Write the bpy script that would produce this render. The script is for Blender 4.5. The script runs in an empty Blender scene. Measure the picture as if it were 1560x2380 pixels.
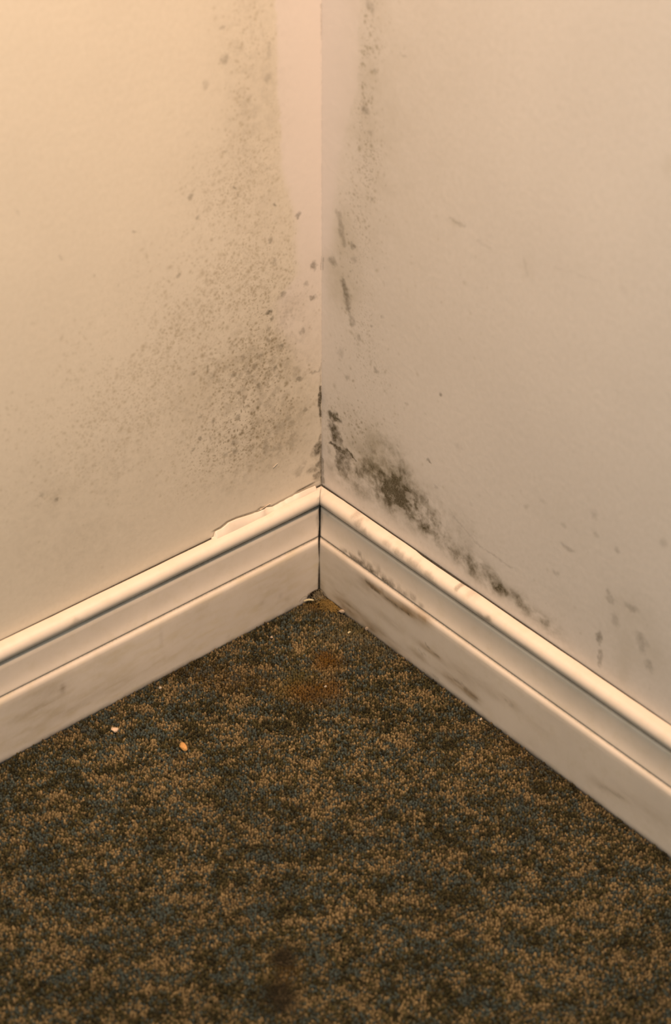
# Mouldy corner of a room: two painted walls, moulded skirting boards and a worn looped carpet.
# Metres. The wall corner is the z axis; wall_left lies in y = 0 (x < 0), wall_right in x = 0 (y < 0); carpet top at z = 0.
import bpy, math, random
import numpy as np
from mathutils import Matrix, Vector

scene = bpy.context.scene
col = scene.collection

# ------------------------------------------------------------------ camera
FOCAL_PX, PITCH, YAW, ROLL = 4327.13, 0.632105, 0.862629, 0.005728
CAM_AT = Vector((-0.822094, -0.978183, 1.005887))
cam = bpy.data.cameras.new('camera')
cam_o = bpy.data.objects.new('camera', cam); col.objects.link(cam_o)
fw = Vector((math.cos(YAW)*math.cos(PITCH), math.sin(YAW)*math.cos(PITCH), -math.sin(PITCH)))
rt = Vector((math.sin(YAW), -math.cos(YAW), 0)); up = rt.cross(fw)
r2 = math.cos(ROLL)*rt + math.sin(ROLL)*up; u2 = -math.sin(ROLL)*rt + math.cos(ROLL)*up
cam_o.matrix_world = Matrix.Translation(CAM_AT) @ Matrix((r2, u2, -fw)).transposed().to_4x4()
cam.sensor_fit = 'HORIZONTAL'; cam.sensor_width = 36.0
cam.lens = FOCAL_PX*36.0/1560.0
cam.clip_start = 0.02
cam.dof.use_dof = True
cam.dof.focus_distance = 1.51
cam.dof.aperture_fstop = 8.5
scene.camera = cam_o

# ------------------------------------------------------------------ light
world = bpy.data.worlds.new('room_light'); scene.world = world; world.use_nodes = True
bg = world.node_tree.nodes['Background']
bg.inputs['Color'].default_value = (0.90, 1.0, 0.96, 1); bg.inputs['Strength'].default_value = 0.50

def area(name, at, to, size, power, colour):
    d = bpy.data.lights.new(name, 'AREA'); d.shape = 'DISK'; d.size = size; d.energy = power; d.color = colour
    o = bpy.data.objects.new(name, d); col.objects.link(o); o.location = at
    o.rotation_euler = (Vector(to) - Vector(at)).to_track_quat('-Z', 'Y').to_euler()
    return o
def downlight(name, at, to, cone, radius, power, colour):
    d = bpy.data.lights.new(name, 'SPOT'); d.spot_size = math.radians(cone); d.spot_blend = 1.0
    d.shadow_soft_size = radius; d.energy = power; d.color = colour
    o = bpy.data.objects.new(name, d); col.objects.link(o); o.location = at
    o.rotation_euler = (Vector(to) - Vector(at)).to_track_quat('-Z', 'Y').to_euler()
downlight('ceiling_downlight', (-0.33, -0.66, 2.35), (0.02, 0.05, 0.10), 48, 0.20, 276.0, (1.0, 0.64, 0.41))
area('warm_side_fill', (-0.60, -0.30, 0.95), (-0.32, 0.0, 0.6), 0.16, 1.6, (1.0, 0.70, 0.45))  # added unseen lamp, brightens the upper left wall
area('cool_wall_fill', (-0.75, -0.85, 1.15), (0.0, -0.40, 0.62), 0.30, 2.0, (0.86, 0.98, 1.0))  # added fill light with no window behind it, lifts and cools the right wall

scene.view_settings.view_transform = 'Standard'
scene.view_settings.look = 'None'
scene.view_settings.gamma = 1.0
scene.view_settings.use_curve_mapping = False
scene.view_settings.exposure = 0.0

# ------------------------------------------------------------------ marks, in millimetres
# walls: along the wall from the corner, height, radius along, radius up, strength
L_SPECKLE_FIELD = [[63.3, 516.4, 22.6, 40.0, 0.55], [63.1, 455.9, 25.1, 45.4, 0.6], [76.5, 399.7, 41.1, 37.3, 0.6], [78.4, 340.7, 60.2, 39.2, 0.7], [116.5, 296.0, 86.9, 43.8, 0.65], [65.1, 222.0, 46.9, 51.3, 1.1], [167.2, 244.6, 96.3, 56.0, 0.5], [83.8, 173.1, 55.6, 28.5, 0.8], [244.5, 239.6, 71.7, 58.2, 0.22], [26.6, 139.6, 18.2, 25.6, 0.4]]
SPECKLE_DARK_L = [[60.7, 228.2, 51.3, 66.9, 0.75], [83.4, 185.3, 51.1, 28.3, 0.45], [25.2, 284.6, 21.5, 45.7, 0.4], [100.0, 400.4, 23.0, 20.1, 0.12]]
SPECKLE_DARK_R = [[38.9, 173.5, 42.0, 49.6, 0.5], [48.6, 454.6, 11.6, 107.5, 0.35], [36.5, 328.6, 19.8, 43.8, 0.4], [48.3, 234.9, 30.5, 31.3, 0.3]]
L_STAIN = [[56.6, 218.5, 43.0, 51.6, 0.3], [42.0, 171.6, 17.8, 16.6, 0.38], [110.7, 244.5, 28.4, 22.9, 0.16], [67.0, 148.9, 52.6, 18.8, 0.2], [63.1, 455.9, 23.2, 107.1, 0.17], [105.2, 276.7, 80.5, 55.8, 0.04], [259.3, 204.0, 14.4, 8.9, 0.13], [189.3, 211.4, 107.1, 45.6, 0.1], [47.5, 238.7, 25.8, 19.6, 0.14], [33.9, 279.4, 11.1, 8.4, 0.26], [245.5, 149.4, 55.9, 31.3, 0.08]]
L_SPOTS = [[51.7, 285.6, 3.4, 3.0, 0.75], [50.6, 278.4, 2.5, 1.9, 0.55], [54.1, 270.1, 2.1, 3.4, 0.55], [53.9, 261.9, 2.5, 3.1, 0.5], [41.7, 249.8, 3.4, 3.1, 0.6], [79.1, 254.3, 2.5, 3.4, 0.45], [61.0, 250.3, 4.7, 3.9, 0.5], [48.0, 233.4, 3.4, 3.5, 0.6], [68.0, 241.4, 3.4, 3.1, 0.45], [74.0, 239.5, 2.9, 2.7, 0.5], [89.6, 242.5, 3.3, 2.3, 0.5], [64.3, 222.1, 2.1, 3.2, 0.6], [84.2, 225.8, 2.9, 2.3, 0.5], [79.4, 218.7, 2.5, 3.5, 0.55], [77.1, 208.9, 4.7, 2.4, 0.5], [86.3, 202.3, 3.8, 2.8, 0.55], [69.2, 196.3, 3.0, 2.4, 0.5], [123.9, 217.4, 2.8, 1.9, 0.5], [111.0, 208.8, 2.9, 2.4, 0.5], [122.8, 197.4, 2.5, 2.4, 0.6], [112.5, 194.1, 2.5, 2.8, 0.45], [90.5, 180.1, 3.8, 3.2, 0.5], [89.5, 172.3, 3.4, 2.4, 0.5], [130.6, 191.5, 2.9, 2.4, 0.5], [100.2, 172.9, 3.8, 2.4, 0.4], [73.9, 169.6, 3.0, 6.6, 0.45], [58.7, 161.3, 4.0, 6.2, 0.45], [23.7, 212.9, 4.4, 2.4, 0.55], [32.0, 188.5, 2.7, 2.5, 0.5], [18.1, 181.0, 2.7, 2.1, 0.45], [31.3, 173.7, 3.6, 4.2, 0.35], [45.5, 176.0, 8.0, 6.6, 0.4], [39.6, 295.2, 4.2, 3.4, 0.5], [10.0, 281.3, 3.5, 3.1, 0.6], [15.6, 296.7, 2.2, 3.0, 0.4], [19.8, 255.9, 3.1, 4.3, 0.45], [7.7, 309.4, 3.5, 4.5, 0.55], [47.1, 326.5, 2.9, 3.3, 0.4], [51.3, 345.4, 2.5, 2.5, 0.45], [113.4, 258.6, 2.0, 6.0, 0.5], [108.0, 249.2, 5.7, 2.3, 0.4], [127.9, 260.3, 2.4, 2.6, 0.35], [45.0, 374.0, 2.0, 2.5, 0.6], [23.6, 356.7, 2.5, 3.2, 0.5], [171.0, 393.9, 1.8, 1.6, 0.45], [82.0, 399.1, 2.3, 2.0, 0.5], [80.3, 392.7, 2.0, 1.7, 0.4], [121.7, 404.6, 3.4, 2.0, 0.4], [115.4, 385.6, 1.9, 2.0, 0.4], [135.6, 346.5, 2.3, 2.1, 0.4], [89.9, 429.9, 2.7, 2.0, 0.35], [89.3, 521.5, 3.3, 2.4, 0.35], [88.4, 498.7, 5.2, 3.1, 0.35], [48.5, 493.8, 3.9, 9.5, 0.3], [50.1, 475.1, 4.3, 7.1, 0.3], [73.2, 503.4, 4.5, 1.9, 0.28], [50.4, 405.3, 2.8, 3.1, 0.3], [255.7, 202.3, 2.9, 3.0, 0.5], [267.9, 211.1, 2.5, 3.0, 0.3], [207.4, 372.0, 1.8, 2.0, 0.25], [233.0, 394.4, 1.7, 1.6, 0.2], [262.5, 438.3, 1.9, 2.1, 0.15], [104.6, 484.3, 4.4, 3.1, 0.22], [26.7, 217.7, 6.2, 7.2, 0.28], [22.2, 124.6, 7.4, 4.3, 0.3], [6.0, 118.2, 4.2, 5.2, 0.6], [4.5, 136.3, 6.0, 7.8, 0.9], [9.2, 135.3, 3.7, 5.2, 0.5], [3.6, 120.7, 4.7, 6.1, 0.8], [11.1, 118.8, 5.6, 4.4, 0.45], [4.6, 110.6, 4.7, 5.3, 0.7], [24.5, 122.2, 5.5, 3.5, 0.3], [18.5, 129.5, 3.7, 2.6, 0.3], [63.4, 206.0, 2.1, 4.8, 0.4], [49.8, 207.7, 3.0, 3.6, 0.35]]
L_STROKES = [[[[1.3, 196.0], [1.7, 181.7], [1.3, 167.7]], 3.3, 1.2], [[[1.3, 167.7], [0.8, 158.2]], 1.26, 0.5], [[[0.3, 138.7], [0.8, 121.6], [0.3, 102.5]], 3.02, 0.8], [[[0.8, 208.1], [1.3, 200.1]], 1.23, 0.3], [[[0.4, 516.4], [-0.0, 489.2]], 1.26, 0.35], [[[0.4, 487.7], [-0.1, 328.3]], 0.52, 0.18], [[[-0.1, 315.3], [0.4, 304.2]], 1.5, 0.4], [[[-0.1, 298.3], [0.3, 212.0]], 0.61, 0.16], [[[1.7, 147.9], [4.5, 134.1]], 2.99, 0.55], [[[11.6, 214.1], [2.6, 212.1], [-0.1, 217.9]], 2.02, 0.35]]
R_SPECKLE_FIELD = [[52.9, 510.3, 12.6, 46.4, 0.9], [53.2, 459.4, 11.9, 38.8, 0.9], [49.7, 404.7, 21.2, 37.4, 0.7], [36.3, 343.1, 19.7, 32.4, 0.7], [42.4, 278.7, 25.1, 34.1, 0.45], [53.7, 221.6, 35.5, 47.4, 0.4], [44.4, 163.8, 36.7, 33.2, 0.8], [70.1, 506.3, 17.6, 27.7, 0.15], [121.7, 350.0, 89.4, 48.3, 0.05], [248.1, 165.9, 84.1, 45.6, 0.05]]
R_STAIN = [[53.4, 488.5, 15.4, 72.5, 0.22], [54.6, 399.7, 28.2, 61.3, 0.16], [32.5, 327.0, 14.9, 25.6, 0.25], [14.0, 300.5, 13.3, 22.6, 0.3], [33.1, 289.8, 10.1, 22.6, 0.3], [26.3, 346.3, 7.9, 18.1, 0.3], [19.1, 313.9, 10.1, 7.4, 0.25], [98.7, 455.7, 52.5, 127.1, 0.13], [53.7, 221.6, 40.6, 51.4, 0.08], [48.5, 170.1, 31.2, 24.7, 0.16], [73.2, 162.2, 25.5, 14.0, 0.32], [55.0, 160.9, 31.2, 18.6, 0.2], [339.3, 169.9, 20.7, 18.2, 0.22], [352.6, 146.6, 20.6, 12.9, 0.28], [339.0, 92.3, 27.3, 19.4, 0.12], [145.5, 402.7, 6.8, 2.6, 0.2], [325.4, 513.1, 4.5, 5.9, 0.3], [265.4, 211.3, 40.4, 18.2, 0.06], [215.7, 396.6, 6.3, 7.0, 0.1], [261.5, 415.8, 3.7, 3.0, 0.1], [354.8, 272.6, 14.1, 26.4, 0.07], [339.9, 117.9, 6.2, 17.1, 0.2], [272.4, 144.2, 12.4, 7.7, 0.1]]
R_PATCH = [[97.9, 146.2, 14.0, 13.2, 1.7], [84.4, 134.5, 26.5, 14.2, 0.75], [111.5, 136.8, 24.7, 10.7, 0.6], [125.2, 134.0, 14.6, 10.7, 0.6], [55.6, 133.7, 26.2, 12.7, 0.5], [70.8, 156.7, 25.6, 16.5, 0.42], [150.6, 124.5, 20.0, 8.2, 0.55], [175.4, 118.7, 18.6, 7.3, 0.6], [199.2, 120.3, 11.8, 8.1, 0.75], [212.1, 118.8, 9.8, 6.4, 0.5], [228.8, 119.0, 12.3, 5.6, 0.62], [250.6, 116.2, 15.4, 6.3, 0.5], [271.5, 110.6, 12.6, 7.1, 0.3], [28.9, 120.6, 19.5, 6.9, 0.45], [83.2, 171.6, 20.1, 16.2, 0.25], [136.8, 151.0, 17.2, 16.1, 0.2], [168.9, 144.2, 18.5, 16.0, 0.16]]
R_CORE = [[98.9, 146.7, 13.0, 14.0, 0.85], [89.7, 131.1, 20.3, 10.0, 0.45], [81.5, 145.6, 20.3, 16.6, 0.2], [93.8, 160.7, 12.0, 12.2, 0.2]]
R_SPOTS = [[12.4, 316.4, 7.1, 4.5, 0.4], [36.4, 338.8, 3.4, 2.9, 0.55], [38.0, 327.4, 4.0, 3.6, 0.35], [37.4, 272.7, 4.0, 3.8, 0.4], [44.2, 262.3, 4.0, 3.8, 0.3], [22.8, 238.7, 4.7, 5.5, 0.25], [31.4, 219.6, 3.6, 3.6, 0.4], [65.4, 242.2, 3.5, 2.3, 0.4], [17.0, 174.0, 9.1, 6.2, 1.15], [11.1, 164.3, 4.3, 5.9, 0.8], [17.1, 158.9, 6.5, 11.8, 0.95], [23.1, 154.8, 4.3, 5.9, 0.7], [26.4, 143.8, 9.7, 8.5, 0.95], [23.3, 130.6, 7.6, 9.5, 0.8], [31.9, 136.9, 6.4, 7.7, 0.65], [28.8, 126.6, 7.6, 6.9, 0.6], [35.0, 146.2, 5.3, 5.1, 0.6], [55.0, 160.9, 15.6, 6.6, 0.28], [77.3, 163.5, 13.2, 6.6, 0.34], [128.9, 190.8, 2.4, 2.0, 0.6], [138.3, 257.0, 1.8, 1.5, 0.6], [101.2, 229.1, 1.9, 1.5, 0.3], [265.9, 164.5, 4.9, 3.0, 0.3], [194.4, 121.6, 5.5, 6.4, 0.4], [137.2, 171.8, 2.8, 2.4, 0.25], [314.1, 131.7, 2.8, 6.1, 0.55], [316.9, 115.1, 2.0, 10.0, 0.4], [320.4, 173.0, 5.4, 3.3, 0.3], [339.6, 177.1, 8.3, 3.6, 0.32], [327.2, 158.3, 4.6, 6.6, 0.3], [317.8, 176.9, 2.7, 3.6, 0.35], [351.9, 152.2, 6.0, 9.5, 0.35], [362.1, 136.8, 5.2, 5.2, 0.3], [276.0, 192.2, 7.2, 2.2, 0.3], [297.4, 233.1, 3.9, 4.9, 0.25], [301.6, 218.6, 3.9, 2.8, 0.2], [269.8, 209.9, 2.4, 2.9, 0.2], [320.3, 216.2, 3.0, 3.2, 0.25], [358.7, 245.3, 4.3, 3.4, 0.22], [49.6, 452.3, 5.5, 3.3, 0.45], [51.5, 530.0, 6.2, 4.3, 0.35], [58.1, 485.2, 3.6, 2.5, 0.3], [86.5, 505.9, 4.3, 1.5, 0.25], [53.7, 436.6, 3.7, 2.6, 0.3], [57.8, 385.4, 2.8, 2.1, 0.3], [70.9, 293.4, 1.9, 1.5, 0.4], [58.9, 279.7, 2.0, 1.5, 0.3], [64.8, 336.8, 1.4, 1.1, 0.5], [92.8, 186.9, 2.0, 1.6, 0.3], [159.2, 220.6, 4.1, 3.4, 0.12], [247.4, 218.5, 4.1, 2.5, 0.12], [233.4, 204.9, 2.5, 2.2, 0.2], [9.5, 137.1, 3.3, 4.3, 0.3], [39.1, 161.0, 2.6, 3.3, 0.4], [176.3, 176.2, 2.3, 1.9, 0.1], [301.2, 416.9, 2.8, 2.4, 0.13]]
R_STROKES = [[[[25.8, 303.7], [28.9, 293.7], [32.1, 283.7]], 7.48, 0.6], [[[32.1, 283.7], [37.4, 270.8]], 5.31, 0.35], [[[20.2, 358.3], [23.8, 343.5], [26.4, 335.5]], 6.45, 0.34], [[[11.2, 146.5], [18.8, 146.2], [28.5, 147.9]], 3.84, 1.1], [[[31.7, 150.9], [38.2, 148.8], [43.6, 145.7]], 2.53, 1.1], [[[138.9, 403.4], [144.7, 401.7], [154.2, 402.5]], 2.61, 0.22], [[[167.6, 396.5], [180.4, 395.8]], 1.95, 0.12], [[[212.4, 401.7], [216.7, 390.4]], 2.53, 0.12], [[[240.9, 407.2], [260.3, 409.6], [277.2, 412.9]], 1.55, 0.08], [[[156.1, 155.6], [173.4, 148.9], [188.1, 142.9], [223.1, 142.9]], 1.99, 0.22], [[[1.3, 124.1], [2.4, 102.8]], 2.61, 0.55], [[[2.1, 314.3], [1.1, 304.5]], 1.5, 0.4], [[[17.6, 156.3], [20.9, 151.6]], 1.69, 0.5], [[[23.2, 139.2], [18.9, 127.0], [26.6, 125.5]], 1.71, 0.5], [[[128.7, 154.8], [130.8, 132.9]], 1.62, 0.45]]
BL_STAIN = [[276.3, 38.8, 1.9, 3.8, 0.5], [286.5, 39.7, 15.0, 10.9, 0.2], [308.6, 53.3, 21.9, 12.4, 0.12], [181.9, 38.2, 1.7, 8.7, 0.14], [64.3, 28.7, 23.0, 27.5, 0.1], [140.4, 45.4, 12.8, 13.2, 0.06], [296.1, 23.8, 59.7, 8.5, 0.12], [223.7, 13.7, 56.2, 7.0, 0.14], [120.6, -11.5, 44.5, 6.5, 0.12], [317.4, 9.4, 29.4, 8.5, 0.12], [58.9, 18.9, 1.9, 2.8, 0.22], [51.5, 11.8, 2.3, 1.9, 0.2], [78.3, 22.0, 2.7, 1.8, 0.2], [115.4, 4.5, 2.2, 1.8, 0.15], [310.9, 32.5, 18.3, 3.4, 0.16], [264.9, 14.6, 23.2, 3.0, 0.14], [19.6, 0.9, 6.8, 9.5, 0.3]]
BL_MID = [[13.4, 73.3, 2.4, 9.9, 0.45], [10.6, 76.5, 1.4, 18.0, 0.6], [178.0, 70.5, 12.3, 4.3, 0.05], [304.7, 56.1, 21.9, 5.8, 0.1], [255.9, 93.3, 6.0, 4.1, 0.35], [260.0, 92.1, 5.3, 3.3, 0.25], [10.6, 84.1, 3.3, 2.7, 0.8], [13.4, 57.0, 4.3, 1.4, 0.9], [10.6, 91.7, 1.4, 5.3, 0.5], [12.0, 96.8, 2.8, 1.3, 0.4], [24.1, 89.6, 11.6, 1.8, 0.25]]
BR_STAIN = [[81.1, 48.2, 7.4, 2.2, 0.45], [94.5, 49.1, 8.4, 2.7, 0.6], [107.8, 48.7, 9.3, 3.1, 0.6], [120.9, 49.2, 10.2, 3.5, 0.7], [133.9, 50.1, 11.0, 4.4, 0.75], [146.6, 52.7, 6.9, 3.9, 0.65], [141.2, 58.3, 7.0, 2.6, 0.4], [86.6, 44.7, 15.9, 6.3, 0.25], [150.4, 25.8, 10.0, 2.7, 0.45], [163.3, 25.1, 6.9, 2.2, 0.4], [143.3, 12.0, 12.1, 3.1, 0.28], [181.8, 12.2, 11.6, 3.5, 0.5], [199.3, 12.6, 10.5, 3.5, 0.55], [206.8, 10.9, 6.6, 2.6, 0.45], [186.1, 24.2, 19.2, 7.0, 0.2], [220.2, 29.1, 13.8, 4.3, 0.2], [244.0, 31.9, 13.5, 4.2, 0.2], [281.9, 27.1, 12.9, 4.2, 0.12], [346.0, 15.9, 12.0, 4.1, 0.18], [362.7, 21.8, 7.8, 3.2, 0.15], [43.2, 6.4, 11.2, 9.4, 0.35], [60.0, 7.5, 13.2, 6.5, 0.4], [76.7, 3.9, 16.3, 6.5, 0.38], [98.5, 3.8, 19.1, 5.5, 0.3], [125.4, 0.2, 20.7, 4.6, 0.25], [42.8, 43.4, 27.7, 22.8, 0.12], [48.2, 60.2, 3.8, 2.2, 0.2], [31.8, 22.8, 5.6, 1.9, 0.15], [103.2, 25.3, 20.9, 3.6, 0.18], [387.7, 25.5, 22.8, 8.0, 0.1], [19.2, 5.8, 3.4, 12.3, 0.4]]
BR_STROKES = [[[[75.7, 48.5], [91.9, 48.0], [110.5, 47.2], [128.8, 47.3]], 1.79, 0.75], [[[150.3, 28.0], [165.8, 25.4]], 1.77, 0.5], [[[137.9, 17.6], [156.0, 18.0]], 1.34, 0.35], [[[196.8, 12.3], [210.7, 12.6]], 3.07, 0.5], [[[176.7, 12.5], [194.1, 15.9]], 2.21, 0.35], [[[149.0, 1.8], [167.0, 3.6]], 1.8, 0.3], [[[343.9, 15.2], [367.1, 20.7]], 2.47, 0.25], [[[239.2, 32.2], [251.3, 30.2]], 2.12, 0.25]]
BR_TAN = [[[[81.1, 49.1], [102.5, 49.9], [123.5, 50.8], [146.5, 53.6]], 6.26, 0.55], [[[123.6, 48.1], [146.6, 52.7]], 8.8, 0.75], [[[181.7, 13.1], [209.1, 13.4]], 6.18, 0.4]]
BR_MID = [[62.5, 66.8, 2.7, 2.2, 0.7], [68.0, 64.6, 4.8, 2.7, 0.6], [75.6, 63.7, 6.4, 2.7, 0.7], [85.2, 65.0, 6.3, 2.6, 0.6], [93.2, 62.6, 6.2, 2.6, 0.65], [102.2, 62.7, 6.2, 2.6, 0.6], [111.7, 63.1, 6.1, 2.2, 0.55], [119.5, 61.6, 6.1, 2.6, 0.65], [129.8, 62.6, 6.0, 2.2, 0.55], [137.6, 61.2, 5.0, 2.2, 0.5], [19.4, 83.7, 2.8, 2.2, 0.2], [29.3, 105.1, 2.2, 1.7, 0.55], [24.9, 104.4, 1.6, 1.3, 0.4], [32.0, 109.2, 1.1, 0.9, 0.5], [35.8, 107.0, 1.6, 1.3, 0.4], [52.2, 99.9, 5.4, 2.6, 0.35], [60.9, 96.9, 7.4, 3.5, 0.5], [68.4, 95.1, 7.4, 3.5, 0.5], [54.7, 109.2, 2.1, 1.3, 0.5], [68.2, 106.7, 2.6, 1.3, 0.35], [84.1, 105.8, 2.6, 1.3, 0.3], [94.8, 97.2, 7.2, 3.0, 0.4], [110.4, 96.3, 8.1, 3.0, 0.5], [125.8, 96.6, 8.9, 3.0, 0.45], [146.1, 95.7, 8.7, 2.9, 0.4], [175.6, 99.4, 2.4, 1.7, 0.6], [190.0, 101.0, 9.2, 2.9, 0.3], [214.4, 93.9, 4.1, 2.9, 0.6], [207.4, 92.5, 7.3, 2.9, 0.35], [151.2, 92.4, 4.8, 2.1, 0.3], [102.1, 110.9, 7.1, 1.7, 0.25], [12.7, 77.6, 2.2, 18.0, 0.5], [22.1, 91.9, 10.0, 1.8, 0.3], [261.0, 92.6, 17.1, 2.4, 0.15]]
RUST = [[-68.9, -89.9, 10.6, 9.7, 1.3], [-65.8, -79.6, 6.4, 5.5, 0.7], [-100.0, -112.2, 16.0, 10.4, 1.25], [-83.3, -114.0, 5.6, 8.4, 0.7], [-106.6, -101.1, 10.4, 7.3, 0.5], [-25.4, -28.8, 13.3, 5.8, 0.8], [-14.3, -32.7, 8.1, 4.7, 0.7], [-281.4, -20.4, 20.3, 6.9, 0.18], [-227.6, -103.8, 6.7, 5.7, 0.4], [-298.5, -317.4, 7.7, 12.7, 0.6], [-138.0, -67.9, 31.4, 10.5, 0.25], [0.0, -282.9, 40.3, 29.1, 0.35], [-155.2, -32.7, 38.7, 13.9, 0.25]]
OLIVE = [[-99.3, -86.7, 12.6, 11.7, 0.8], [-39.1, -13.5, 13.3, 8.2, 0.6], [-20.8, -74.0, 10.9, 9.0, 0.6], [-117.3, -92.2, 10.4, 7.3, 0.5], [-300.6, -308.3, 11.8, 18.8, 0.4]]
DARK = [[-291.8, -306.8, 7.1, 7.6, 1.5], [-314.6, -331.2, 10.5, 11.6, 1.5], [-277.2, -303.1, 3.6, 3.8, 0.3], [-292.5, -259.6, 6.1, 7.9, 0.3], [-102.6, -112.6, 7.6, 4.1, 0.5], [20.3, -267.9, 68.1, 20.0, 0.25]]
DUST = [[-19.3, -52.8, 14.6, 9.2, 0.9], [-23.1, -79.4, 14.5, 12.4, 0.8], [-14.6, -18.7, 14.8, 5.9, 0.9], [-48.8, -65.0, 18.0, 8.9, 0.4], [-40.0, -20.3, 14.7, 5.8, 0.7], [-21.3, -110.0, 17.9, 11.0, 0.4], [-82.2, -104.5, 8.4, 4.2, 0.6]]
CRUMB_POINTS = [[-250.5, -45.1], [-221.3, -95.8], [-193.4, -26.8], [-89.8, -111.9], [-17.7, -48.1], [-16.8, -78.8], [-30.5, -72.4], [-30.4, -19.2], [-18.0, -34.2], [-8.6, -17.4], [-17.9, -12.8], [-84.5, -35.8], [-20.8, -221.5], [-284.3, -131.6], [-18.8, -172.3]]
FLAKE_POINTS = [[49.3, 140.6], [60.9, 104.0]]
CAULK_LINE = [[113.8, 104.7], [107.2, 105.0], [100.1, 107.3], [91.3, 107.0], [79.3, 105.2], [69.9, 103.9], [65.4, 105.3], [53.7, 101.5], [45.4, 102.1], [31.6, 102.7], [26.1, 103.7]]
STRIP_L = [[42.1, 529.7], [42.4, 466.5], [38.4, 398.1], [26.6, 351.9], [25.0, 307.2], [46.5, 292.4], [46.9, 269.7], [25.8, 222.2], [2.6, 196.6]]
STRIP_R = [[41.6, 531.6], [40.9, 468.3], [32.4, 442.4], [20.7, 407.8], [16.2, 363.9], [15.4, 334.6], [8.8, 317.1], [6.3, 301.0]]

# ------------------------------------------------------------------ helpers
def vnoise(x, y, seed):
    """Smooth value noise in 0..1 on arrays."""
    t = np.random.RandomState(seed).rand(256, 256)
    xi = np.floor(x).astype(int); yi = np.floor(y).astype(int)
    fx = x - xi; fy = y - yi
    fx = fx*fx*(3 - 2*fx); fy = fy*fy*(3 - 2*fy)
    a = t[xi & 255, yi & 255]; b = t[(xi + 1) & 255, yi & 255]
    c = t[xi & 255, (yi + 1) & 255]; d = t[(xi + 1) & 255, (yi + 1) & 255]
    return (a*(1 - fx) + b*fx)*(1 - fy) + (c*(1 - fx) + d*fx)*fy

def fbm(x, y, scale, seed, n=4, gain=0.5):
    s = 0; a = 1.0; tot = 0
    for k in range(n):
        s = s + a*vnoise(x/scale*2**k + 17.3*k, y/scale*2**k + 9.1*k, seed + k); tot += a; a *= gain
    return s/tot

def sstep(a, b, x):
    t = np.clip((x - a)/(b - a), 0, 1)
    return t*t*(3 - 2*t)

def gauss_field(S, Z, blobs, grow=1.0):
    f = np.zeros_like(S)
    for s, z, rs, rz, a in blobs:
        q = ((S - s)/(rs*grow))**2 + ((Z - z)/(rz*grow))**2
        f += a*np.exp(-q)
    return f

def seg_dist(S, Z, pts):
    d = np.full(S.shape, 1e9)
    for (x0, y0), (x1, y1) in zip(pts[:-1], pts[1:]):
        dx, dy = x1 - x0, y1 - y0
        t = np.clip(((S - x0)*dx + (Z - y0)*dy)/(dx*dx + dy*dy + 1e-9), 0, 1)
        d = np.minimum(d, np.hypot(S - x0 - t*dx, Z - y0 - t*dy))
    return d

def spot_field(S, Z, spots, warp):
    """Distinct spots with ragged outlines."""
    f = np.zeros_like(S)
    for s, z, rs, rz, a in spots:
        w = np.sqrt(((S - s)/rs)**2 + ((Z - z)/rz)**2) + warp
        f = np.maximum(f, a*(1 - sstep(0.25, 1.25, w)))
    return f

def stroke_field(S, Z, strokes, warp):
    f = np.zeros_like(S)
    for pts, w, a in strokes:
        d = seg_dist(S, Z, pts)/(w*0.62) + warp
        f = np.maximum(f, a*(1 - sstep(0.2, 1.2, d)))
    return f

def speckle_field(S, Z, blobs, seed, count, step, lo, hi, n_fine):
    """Many small ragged specks scattered by a density of soft blobs, splatted on the fine corner grid."""
    rs = np.random.RandomState(seed)
    ps = rs.rand(count)*400; pz = 100 + rs.rand(count)*510
    dens = gauss_field(ps, pz, blobs)
    clump = fbm(ps, pz, 26, seed + 5, 3)
    keep = rs.rand(count) < dens*np.clip(clump*2.6 - 0.55, 0, 1.6)
    ps, pz, dens = ps[keep], pz[keep], dens[keep]
    f = np.zeros_like(S)
    for s, z, d in zip(ps, pz, dens):
        r = 0.75 + 0.7*rs.rand()**2 + 0.8*(rs.rand() < .05)
        e = 0.75 + rs.rand()*0.7; th = rs.rand()*3.14
        a = (lo + (hi - lo)*rs.rand()**2)*min(1.0, 0.45 + 0.6*d)
        i0, i1 = int((s - 4)/step), int((s + 4)/step) + 2
        j0, j1 = int((z - 4 - Z_FINE)/step) + N_LOW, int((z + 4 - Z_FINE)/step) + 2 + N_LOW
        i0 = max(i0, 0); j0 = max(j0, N_LOW); i1 = min(i1, n_fine[0]); j1 = min(j1, n_fine[1] + N_LOW)
        if i1 <= i0 or j1 <= j0: continue
        X = S[i0:i1, j0:j1] - s; Y = Z[i0:i1, j0:j1] - z
        u = (X*math.cos(th) + Y*math.sin(th))/(r*e); v = (-X*math.sin(th) + Y*math.cos(th))*e/r
        f[i0:i1, j0:j1] = np.maximum(f[i0:i1, j0:j1], a*np.exp(-(u*u + v*v)))
    return f

def float_attr(me, name, values):
    a = me.attributes.new(name, 'FLOAT', 'POINT')
    a.data.foreach_set('value', np.ascontiguousarray(values, dtype=np.float32).ravel())

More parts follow.
